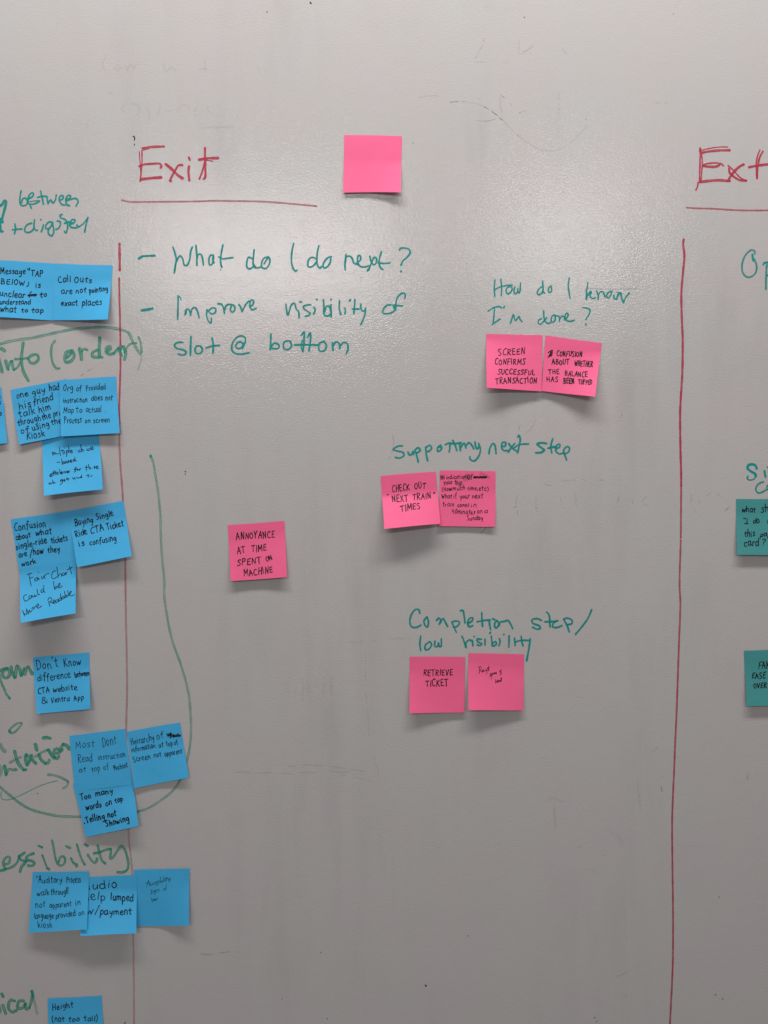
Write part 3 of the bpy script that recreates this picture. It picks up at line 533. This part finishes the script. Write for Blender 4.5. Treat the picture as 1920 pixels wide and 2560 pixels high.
# pink
sticky_note('blank pink sticky note beside the red heading Exit', 'pink', (860.4, 337), (1004.3, 340), (1002, 480.4), (858.5, 481), (7, 7, 20), seed=1, bend=.45)
c = (1190, 820, 4.879)
sticky_note('pink sticky note reading SCREEN CONFIRMS SUCCESSFUL TRANSACTION', 'pink', (1215.6, 835), (1356.4, 837.4), (1354, 978), (1216.6, 969.6), (44, 24, 13), crop=c, seed=2, base=(.5, .6), slant=.04, pen=1.95, bend=.12, power=1.1,
    lines=[('SCREEN', 270, 330, 597, 318, 72), ('CONFIRMS', 230, 445, 600, 445, 66), ('SUCCESSFUL', 262, 560, 716, 570, 62), ('TRANSACTION', 240, 682, 742, 668, 72)])
sticky_note('tilted pink sticky note reading CONFUSION ABOUT WHETHER THE BALANCE HAS BEEN TUPPED', 'pink', (1363.8, 838), (1504.6, 858), (1487.6, 992), (1354, 977.4), (10, 20, 42), crop=c, seed=3, slant=-.02, pen=1.95, bend=.22, power=1.1,
    lines=[('CONFUSION', 985, 338, 1295, 352, 60), ('ABOUT', 925, 442, 1135, 447, 60), ('WHETHER', 1200, 462, 1425, 474, 62), ('THE', 885, 560, 1018, 556, 60), ('BALANCE', 1082, 580, 1358, 598, 60), ('HAS', 862, 652, 1000, 660, 60), ('BEEN', 1068, 680, 1200, 672, 60, 2.3), ('TUPPED', 1250, 686, 1417, 690, 56)],
    scrib=[('crossed_out_letter', '880,300 932,268; 932,268 922,330 876,358; 890,335 925,290; 885,350 928,310; 905,280 920,345', 2.4)])
c = (930, 1160, 4.879)
sticky_note('pink sticky note reading No indication of your trip, in small writing', 'pink', (1099.3, 1176), (1239, 1177.4), (1237.8, 1316.8), (1097.7, 1315.8), (12, 9, 13), crop=c, seed=5, pen=1.35, base=(.3, .3), bend=.3,
    lines=[('No', 835, 193, 890, 185, 62), ('indication', 905, 185, 1145, 174, 50), ('Of', 1162, 184, 1225, 180, 56), ('your', 870, 248, 982, 246, 58), ('trip.', 1003, 252, 1112, 250, 62), ('(How', 852, 332, 975, 322, 56), ('much', 985, 322, 1135, 316, 56), ('time,', 1160, 322, 1290, 320, 58), ('etc)', 1298, 325, 1422, 325, 58),
           ('What', 850, 422, 975, 418, 54), ('if', 995, 420, 1038, 415, 60), ('your', 1068, 418, 1192, 414, 56), ('next', 1220, 417, 1350, 416, 60), ('train', 862, 516, 1000, 520, 60), ('comes', 1043, 524, 1185, 520, 54), ('in', 1205, 525, 1275, 525, 60), ('40minutes', 972, 604, 1256, 612, 58), ('on', 1283, 602, 1350, 598, 58), ('a', 1368, 600, 1412, 598, 56), ('Sunday', 1158, 686, 1352, 680, 60)],
    scrib=[('crossed_out_word', '1240,165 1260,150 1270,175 1290,150 1305,175 1320,150 1340,172 1355,150 1370,172 1398,158; 1240,172 1300,160 1400,152; 1245,150 1320,165 1395,168; 1240,160 1398,162', 2.4), ('smudge', '1160,150 1190,170 @14 *.25; 1130,190 1165,170 @12 *.22; 1150,130 1230,125 @9 *.15; 1035,215 1060,250 @10 *.2; 1330,120 1420,160 @12 *.18', 8)])
sticky_note('pink sticky note reading CHECK OUT "NEXT TRAIN" TIMES', 'pink', (952, 1189.3), (1089.9, 1178.9), (1100.5, 1309), (960.3, 1322), (60, 54, 36), crop=c, seed=4, base=(.5, .8), slant=.02, pen=1.95, bend=.38, power=1.0,
    lines=[('CHECK', 250, 345, 460, 315, 76), ('OUT', 518, 305, 655, 298, 72), ('"', 196, 452, 222, 448, 76), ('NEXT', 245, 466, 440, 450, 78), ('TRAIN', 498, 440, 722, 420, 74), ('"', 738, 418, 764, 416, 66), ('TIMES', 350, 580, 592, 545, 76)])
c = (550, 1290, 8.295)
sticky_note('pink sticky note reading ANNOYANCE AT TIME SPENT ON MACHINE, standing alone', 'pink', (569.5, 1312.7), (710.6, 1302.4), (717.8, 1442.9), (576.8, 1452.8), (22, 17, 24), crop=c, seed=6, slant=.04, pen=1.95, bend=.22,
    lines=[('ANNOYANCE', 335, 497, 1132, 437, 135), ('AT', 355, 782, 525, 765, 135), ('TIME', 655, 755, 965, 715, 135), ('SPENT', 350, 1020, 855, 982, 128), ('ON', 955, 947, 1092, 908, 108), ('MACHINE', 495, 1250, 1097, 1172, 130)])
c = (1000, 1620, 4.879)
sticky_note('pink sticky note reading RETRIEVE TICKET', 'pink', (1024, 1641), (1163, 1642.5), (1161.5, 1781.5), (1024, 1783), (36, 18, 11), crop=c, seed=7, slant=.04, pen=2.0, bend=.24,
    lines=[('RETRIEVE', 285, 336, 641, 334, 72), ('TICKET', 313, 469, 588, 465, 78)])
sticky_note('pink sticky note with the small scrawl Receipt space is low', 'pink', (1170.7, 1633), (1310, 1635.4), (1308.5, 1775.8), (1171, 1775.8), (42, 30, 18), crop=c, seed=8, pen=1.25, slant=.12, bend=.2,
    extra='''965,230 970,270 965,315; 955,235 985,228 990,255 970,268; 972,268 1005,295; 1005,285 1018,270 1010,265 1003,280 1015,295; 1032,265 1022,285 1035,290; 1045,262 1048,285; 1056,260 1060,300 1055,320; 1062,255 1080,250 1075,275 1062,275; 1082,215 1080,260 1090,275; 1062,245 1095,240;
1110,310 1095,320 1108,335 1088,348; 1112,312 1115,345 1112,382; 1112,315 1130,310 1128,330 1112,335; 1140,300 1132,318 1145,318 1148,300; 1160,295 1152,312 1165,312; 1168,305 1178,298 1170,295 1165,312 1182,310; 1218,268 1220,300; 1240,265 1225,290 1238,305 1218,328;
1165,380 1166,432; 1180,400 1175,420 1188,415 1186,398 1180,400; 1195,385 1200,415 1212,395 1218,412 1235,360; 1240,358 1236,412; 1190,400 1240,395''')
# teal
c = (1800, 1120, 6.9125)
sticky_note('teal sticky note at the right edge starting what should I do', 'teal', (1840.2, 1247.7), (1979, 1247), (1981, 1387), (1842, 1387), (22, 20, 22), crop=c, seed=9, pen=2.0,
    lines=[('what', 375, 1102, 612, 1104, 108), ('sh', 703, 1115, 850, 1112, 128), ('I', 440, 1308, 475, 1306, 95), ('do', 570, 1308, 684, 1302, 102), ('w', 808, 1300, 900, 1300, 95), ('this', 420, 1530, 600, 1526, 115), ('paper', 692, 1528, 985, 1524, 92), ('card', 418, 1692, 672, 1684, 118), ('?', 720, 1682, 790, 1680, 96)], extra='405,1216 450,1218; 425,1306 488,1304')
c = (1800, 1600, 11.06)
sticky_note('teal sticky note at the right edge lettered EASE and OVER', 'teal', (1860.4, 1626.4), (2000, 1623), (2006, 1762), (1866.5, 1765.5), (20, 20, 20), crop=c, seed=10, pen=2.05, slant=.08,
    lines=[('FAM', 1060, 795, 1400, 775, 190), ('EASE', 880, 1062, 1255, 1052, 152), ('OVER', 930, 1330, 1290, 1318, 148)])
# blue, from the top down
c = (0, 640, 5.53)
sticky_note('blue sticky note at the left edge reading Message TAP BELOW is unclear', 'blue', (-8, 650), (139, 658.5), (134, 801), (-12, 792), (17, 12, 3), crop=c, seed=11, base=(.2, .2), pen=2.0, bend=.3,
    lines=[('Message', 5, 248, 350, 250, 86), ('TAP', 425, 276, 592, 286, 82), ('BE', 8, 386, 140, 392, 76), ('lOW', 155, 395, 340, 405, 70), ('is', 488, 435, 562, 436, 72), ('unclear', -5, 552, 345, 574, 84), ('to', 550, 570, 648, 560, 74), ('understand', -5, 662, 420, 668, 66), ('what', 0, 775, 222, 780, 86), ('to', 290, 778, 388, 776, 66), ('tap', 432, 786, 602, 778, 66)],
    extra='383,172 385,190; 400,172 410,168 402,198; 395,360 392,402 370,422', scrib=[('crossed_out_word', '385,545 420,535 505,530; 390,552 440,545 500,542; 405,570 415,510 435,492; 430,555 445,530 465,555 480,525 490,555; 385,540 508,538', 2.6)])
sticky_note('blue sticky note reading Call Outs are not pointing exact places', 'blue', (137.6, 659), (281.7, 663.5), (269.8, 798.8), (133, 801), (5, 14, 33), crop=c, seed=12, base=(.5, .4), pen=2.0, bend=.3,
    lines=[('Call', 805, 365, 978, 355, 92), ('Outs', 1025, 366, 1268, 366, 86), ('are', 848, 518, 997, 518, 82), ('not', 1045, 510, 1190, 502, 76), ('pointing', 1235, 515, 1490, 480, 70), ('exact', 840, 686, 1072, 682, 80), ('places', 1130, 690, 1408, 676, 86)])
c = (0, 920, 5.184)
sticky_note('blue sticky note sliver at the left edge, behind another sliver', 'blue', (-136, 980), (3, 968), (16, 1092), (-124, 1112), (8, 8, 6), crop=c, seed=13, base=(.3, .3), lines=[('e', -20, 402, 8, 400, 70)])
sticky_note('blue sticky note sliver at the left edge, lying over the sliver above it', 'blue', (-132, 1015), (8.3, 1003), (18.3, 1107), (-122, 1125), (10, 10, 8), crop=c, seed=14, base=(1.6, 1.5), lines=[('e', -18, 470, 10, 465, 72), ('o', -8, 612, 20, 608, 60)])
c5 = (80, 1080, 6.9125)
sticky_note('blue sticky note reading multiple-choice based, tucked under two notes', 'blue', (105, 1097), (247.5, 1082), (256.8, 1223), (109.7, 1239), (55, 46, 56), crop=c5, seed=17, base=(.1, .1), pen=1.65, bend=.15,
    extra='''350,345 365,405; 358,370 375,355 385,390; 385,365 402,355 410,385; 415,378 445,376 460,370; 470,265 480,340 492,405; 520,310 535,345 540,385; 500,322 550,316; 560,330 568,375; 558,275; 590,320 600,370 595,425; 598,330 625,315 625,350 602,362; 630,245 640,300 645,350; 660,345 695,320 680,310 662,340 680,362 706,345; 760,322;
830,310 805,320 805,345 850,335; 840,215 850,290 860,345; 855,310 875,295 885,335; 905,318; 945,290 958,325; 935,245; 990,285 968,300 975,320 1000,312; 1010,290 1055,265 1035,250 1010,275 1025,305 1065,290;
430,522 480,520; 510,465 518,510 520,560; 520,530 545,510 555,540 525,550; 590,500 565,520 575,540 600,520; 598,505 610,535; 640,490 620,500 638,515 618,530; 655,510 685,495 670,482 655,505 670,522 695,515; 735,470 710,485 720,505 740,490; 740,430 748,495 768,500;
305,755 345,735 330,722 308,745 320,772 350,760; 385,670 365,690 370,740 355,755; 345,715 390,700; 415,670 400,685 405,740; 385,712 425,700; 425,700 430,735; 460,690 438,705 445,730 465,722; 475,640 490,720; 500,710 525,695 515,685 500,700 510,725 530,715; 545,685 555,712; 552,695 570,680 582,705; 590,690 650,670; 605,665 605,705 645,690;
770,605 745,620 750,680 730,690; 725,650 775,635; 785,640 775,655 790,660 795,642; 810,640 820,665; 815,650 850,632; 935,575 942,620 940,668; 912,615 970,605; 975,560 985,610 992,645; 990,620 1005,610 1015,640; 1045,625; 1090,590 1068,600 1088,615 1068,635; 1100,615 1145,600 1130,585 1105,605 1120,635 1152,628;
290,875 300,905 320,880 330,900 345,870; 355,825 362,880 368,895; 365,875 380,865 388,890; 408,875; 530,820 495,830 490,850 525,840; 530,820 525,870 485,915; 545,840 570,828 560,818 545,835 558,850 575,845; 600,790 605,825 640,825; 590,812 640,800; 705,785 710,810 735,795; 735,785 745,805 745,830; 760,790 785,785 800,800; 810,795 832,785; 855,740 860,790; 850,765 835,785 855,790; 965,735 975,760 970,790; 940,755 990,740; 1010,765 1045,755''')
sticky_note('blue sticky note reading one guy had his friend talk him through', 'blue', (26, 975), (166, 947), (185, 1084), (47.3, 1111.5), (16, 8, 3), crop=c, seed=15, base=(.3, .5), pen=1.85, bend=.3,
    lines=[('one', 212, 390, 366, 358, 80), ('guy', 415, 348, 585, 318, 84), ('had', 640, 298, 772, 272, 96), ('his', 248, 535, 402, 500, 92), ('friend', 435, 480, 692, 415, 92), ('talk', 250, 642, 458, 582, 96), ('him', 505, 582, 662, 540, 92), ('through', 232, 750, 532, 680, 84), ('the', 548, 680, 662, 645, 78), ('pro', 695, 632, 800, 605, 78), ('of', 273, 852, 382, 822, 84), ('using', 420, 812, 642, 755, 80), ('the', 668, 745, 800, 712, 82), ('Kiosk', 345, 928, 584, 882, 92)])
sticky_note('blue sticky note reading Org of Provided instruction does not map', 'blue', (148, 950), (290, 941), (299, 1083), (152.4, 1090.7), (16, 15, 20), crop=c, seed=16, base=(1.6, .6), pen=1.45, bend=.3,
    lines=[('Org', 818, 298, 945, 296, 82), ('of', 985, 300, 1055, 300, 78), ('Provided', 1118, 300, 1368, 268, 78), ('instruction', 818, 450, 1132, 440, 72), ('does', 1183, 424, 1330, 418, 78), ('not', 1365, 416, 1456, 414, 76), ('Map', 820, 580, 958, 578, 72), ('to', 985, 580, 1066, 576, 78), ('actual', 1110, 572, 1310, 570, 84), ('.', 1355, 570, 1380, 570, 80), ('Process', 833, 717, 1056, 706, 80), ('on', 1100, 710, 1172, 706, 64), ('screen', 1208, 710, 1422, 702, 70)])
c = (0, 1230, 4.608)
sticky_note('blue sticky note reading Confusion about what single-ride tickets are', 'blue', (27, 1298.4), (172, 1277), (193, 1402), (47.7, 1424), (5, 4, 4), crop=c, seed=18, base=(.2, .2), pen=2.0, bend=.3,
    lines=[('Confusion', 168, 448, 527, 396, 80), ('about', 183, 552, 352, 522, 72), ('what', 413, 508, 597, 482, 74), ('single-ride', 183, 662, 540, 585, 72), ('tickets', 590, 590, 778, 562, 72), ('are', 218, 758, 312, 738, 66), ('/', 343, 752, 378, 745, 72), ('how', 385, 722, 502, 705, 78), ('they', 550, 706, 688, 684, 72), ('work', 248, 858, 416, 820, 66)])
sticky_note('blue sticky note reading Buying Single Ride CTA Ticket', 'blue', (170, 1278), (308.6, 1252), (329.4, 1390.6), (193, 1417.7), (30, 34, 42), crop=c, seed=19, base=(.6, .4), pen=2.0, bend=.28,
    lines=[('Buying', 863, 392, 1072, 352, 80), ('Single', 1112, 322, 1306, 270, 74), ('Ride', 873, 520, 1005, 482, 74), ('CTA', 1045, 477, 1200, 440, 72), ('Ticket', 1235, 438, 1426, 392, 74), ('is', 912, 630, 975, 606, 70), ('confusing', 1033, 612, 1340, 560, 70)])
c = (0, 1400, 5.53)
sticky_note('blue sticky note reading Fair Chart could be More Readable', 'blue', (48.8, 1421), (190.5, 1399), (189, 1533), (52, 1557), (75, 68, 80), crop=c, seed=20, base=(1.8, 1.8), pen=1.6, bend=.12, slant=.1,
    extra='''375,200 410,188 440,183; 402,205 415,280 430,360; 410,255 460,235; 510,240 480,265 485,290 510,280 520,245; 520,245 530,275; 530,245 545,272; 528,165 535,175; 575,225 580,262 600,240 608,215; 608,215 625,260; 610,225 640,195 680,185;
770,150 735,160 715,200 720,250 745,258 790,230; 785,95 795,160 805,245; 805,220 830,190 850,195 850,225; 880,175 858,195 865,215 890,205 895,180; 895,180 902,205; 905,170 915,205; 912,185 930,165; 960,85 975,140 990,190; 930,135 965,118 998,100;
370,480 335,490 328,530 345,568 400,545; 430,490 400,505 405,535 435,520 435,490; 445,490 455,510 475,500 480,480; 480,480 492,505 508,490; 510,400 530,480 545,470; 590,400 565,425 575,450 600,430 605,350; 605,350 610,440 625,445; 740,295 745,350 758,410; 755,385 780,360 790,380 765,395; 800,375 830,345 825,320 805,345 820,385 862,360;
310,695 325,730 340,775; 312,700 345,750 370,745; 370,745 365,690; 366,672 385,730 392,748; 395,735 405,690 420,720 445,690 440,665; 450,650 475,680; 465,665 490,635; 500,650 535,625 525,605 505,630 525,665 575,635;
670,570 690,640; 660,555 685,520 715,530 710,560 685,580; 690,575 740,600; 740,585 760,560 745,550 735,580 760,600; 790,545 765,570 775,590 800,570; 800,545 810,575; 840,520 810,545 820,565 845,545; 835,465 850,555; 875,500 855,525 865,540 885,520; 885,500 895,525; 890,430 905,515; 905,500 925,485 930,505 910,515; 935,420 950,500; 955,480 980,450 985,430 965,445 960,480 985,495 1030,478''')
c = (0, 1640, 4.879)
sticky_note("blue sticky note reading Don't Know difference between CTA website & Ventra App", 'blue', (82, 1643.7), (222.9, 1631), (225.6, 1772), (91.5, 1785), (28, 20, 44), crop=c, seed=21, pen=1.75, bend=.28,
    lines=[("Don't", 448, 178, 712, 132, 118), ('Know', 783, 136, 988, 102, 92), ('difference', 455, 308, 862, 265, 86), ('between', 915, 262, 1092, 232, 70), ('CTA', 463, 460, 606, 444, 72), ('website', 645, 440, 938, 412, 74), ('&', 503, 590, 588, 578, 74), ('Ventra', 625, 575, 848, 545, 72), ('App', 900, 546, 1022, 530, 70)])
c = (160, 1780, 4.879)
sticky_note('blue sticky note reading Most Dont Read instruction at top of Machine', 'blue', (173.3, 1839.4), (313.7, 1822), (331, 1962), (187, 1978), (3, 3, 3), crop=c, seed=22, base=(.2, .2), pen=1.25, bend=.3, dens=.85,
    lines=[('Most', 138, 447, 372, 425, 92), ('Dont', 473, 428, 642, 392, 116), ('Read', 172, 620, 346, 595, 92), ('instruction', 413, 588, 752, 550, 72), ('at', 183, 732, 266, 722, 64), ('top', 338, 732, 442, 712, 72), ('of', 484, 712, 552, 692, 68), ('Machine', 612, 718, 780, 672, 74)])
sticky_note('blue sticky note reading Heirarchy of information with a crossed out word', 'blue', (317.8, 1829), (450.6, 1805.6), (471.5, 1944), (334.6, 1970.6), (13, 10, 24), crop=c, seed=23, base=(.5, .4), pen=1.35, bend=.3,
    lines=[('Heirarchy', 823, 402, 1102, 345, 82), ('of', 1130, 335, 1216, 302, 76), ('information', 823, 492, 1116, 435, 66), ('at', 1155, 432, 1212, 420, 60), ('top', 1250, 418, 1326, 402, 62), ('of', 1345, 408, 1396, 388, 58), ('Screen', 843, 612, 1057, 570, 74), ('not', 1095, 558, 1190, 540, 66), ('apparent', 1230, 545, 1442, 500, 66)],
    scrib=[('crossed_out_word', '1252,272 1300,262 1265,300 1310,270 1290,318 1345,272 1330,312 1370,275 1360,300 1395,262 1390,298 1424,288; 1256,285 1330,290 1420,280; 1250,265 1345,300 1425,292; 1300,250 1340,300', 1.9)])
sticky_note('blue sticky note reading Too many words on top, Telling not Showing', 'blue', (182.5, 1958.3), (329, 1938), (346.5, 2065), (214.3, 2093), (14, 26, 42), crop=c, seed=24, base=(.9, .9), pen=2.35, bend=.2,
    lines=[('Too', 203, 1080, 332, 1048, 72), ('many', 383, 1027, 596, 985, 72), ('words', 270, 1198, 456, 1155, 74), ('on', 508, 1148, 587, 1130, 76), ('top', 625, 1110, 720, 1086, 66), ('.', 238, 1362, 264, 1358, 70, 3.4), ('Telling', 272, 1355, 496, 1300, 76), ('not', 530, 1286, 638, 1266, 72), ('Showing', 512, 1402, 796, 1330, 78)])
c = (40, 2150, 3.6065)
sticky_note('blue sticky note with the small scrawl Accessibility sign is low', 'blue', (333.4, 2174.4), (473.4, 2171), (472.5, 2313.6), (336, 2316), (4, 2, 34), crop=c, seed=27, base=(.2, 2.0), pen=1.05, bend=.3, slant=.15, dens=.75,
    extra='''1175,245 1195,180; 1195,180 1205,235; 1168,210 1215,205; 1220,212 1212,228 1224,226; 1236,206 1228,222 1240,220; 1245,215 1255,205 1246,203 1248,220; 1270,190 1262,200 1270,210 1258,222; 1285,185 1275,198 1284,208 1270,234; 1292,185 1294,205; 1300,150 1305,205; 1305,195 1318,190 1312,205; 1322,180 1326,200; 1330,150 1336,198; 1342,172 1346,195; 1352,150 1358,192; 1340,170 1372,158; 1368,165 1375,182 1390,160; 1390,160 1385,190 1378,205;
1228,268 1215,280 1228,292 1210,310; 1235,275 1238,295; 1255,270 1245,285 1258,288; 1258,270 1255,300 1242,312; 1270,268 1272,290; 1272,275 1285,265 1292,285; 1332,255 1334,278; 1355,220 1350,275; 1340,262 1356,250; 1222,340 1228,382; 1238,350 1235,368 1246,365 1244,350; 1250,345 1254,365 1262,350 1268,362 1274,335''')
sticky_note('blue sticky note reading Audio help lumped w/ payment', 'blue', (201, 2193), (342.5, 2188), (341, 2333), (201.4, 2340), (62, 66, 66), crop=c, seed=26, base=(.3, 1.0), pen=2.05, bend=.2, slant=.03,
    lines=[('Audio', 605, 268, 912, 246, 72), ('help', 612, 362, 806, 358, 76), ('lumped', 850, 362, 1056, 374, 70), ('w/', 632, 492, 748, 484, 74), ('payment', 755, 495, 1042, 488, 66)])
sticky_note('blue sticky note reading Auditory Process walk through not apparent in language', 'blue', (81.6, 2180), (222.4, 2178.6), (217.5, 2324), (71.9, 2331.6), (34, 50, 70), crop=c, seed=25, base=(.4, 1.2), pen=1.4, bend=.12, slant=.03,
    lines=[('"', 183, 205, 198, 205, 56), ('Auditory', 202, 207, 412, 207, 60), ('Process', 455, 207, 582, 207, 60), ('walk', 188, 325, 302, 316, 56), ('through', 312, 314, 472, 308, 58), ('"', 472, 312, 488, 310, 54), ('not', 175, 433, 262, 428, 58), ('apparent', 303, 432, 500, 415, 54), ('in', 535, 410, 582, 408, 54), ('language', 162, 528, 338, 525, 56), ('provided', 358, 525, 538, 505, 56), ('on', 562, 500, 616, 498, 48), ('kiosk', 198, 614, 326, 608, 60)])
c = (0, 2400, 4.879)
sticky_note('blue sticky note at the bottom edge reading Height (not too tall)', 'blue', (118.9, 2496), (254, 2490), (262, 2632), (124, 2638), (20, 20, 20), crop=c, seed=28, pen=1.75, bow=.4,
    lines=[('Height', 638, 612, 892, 574, 76), ('(not', 635, 762, 786, 750, 74), ('too', 833, 750, 968, 745, 66), ('tall)', 1022, 745, 1192, 742, 72)])
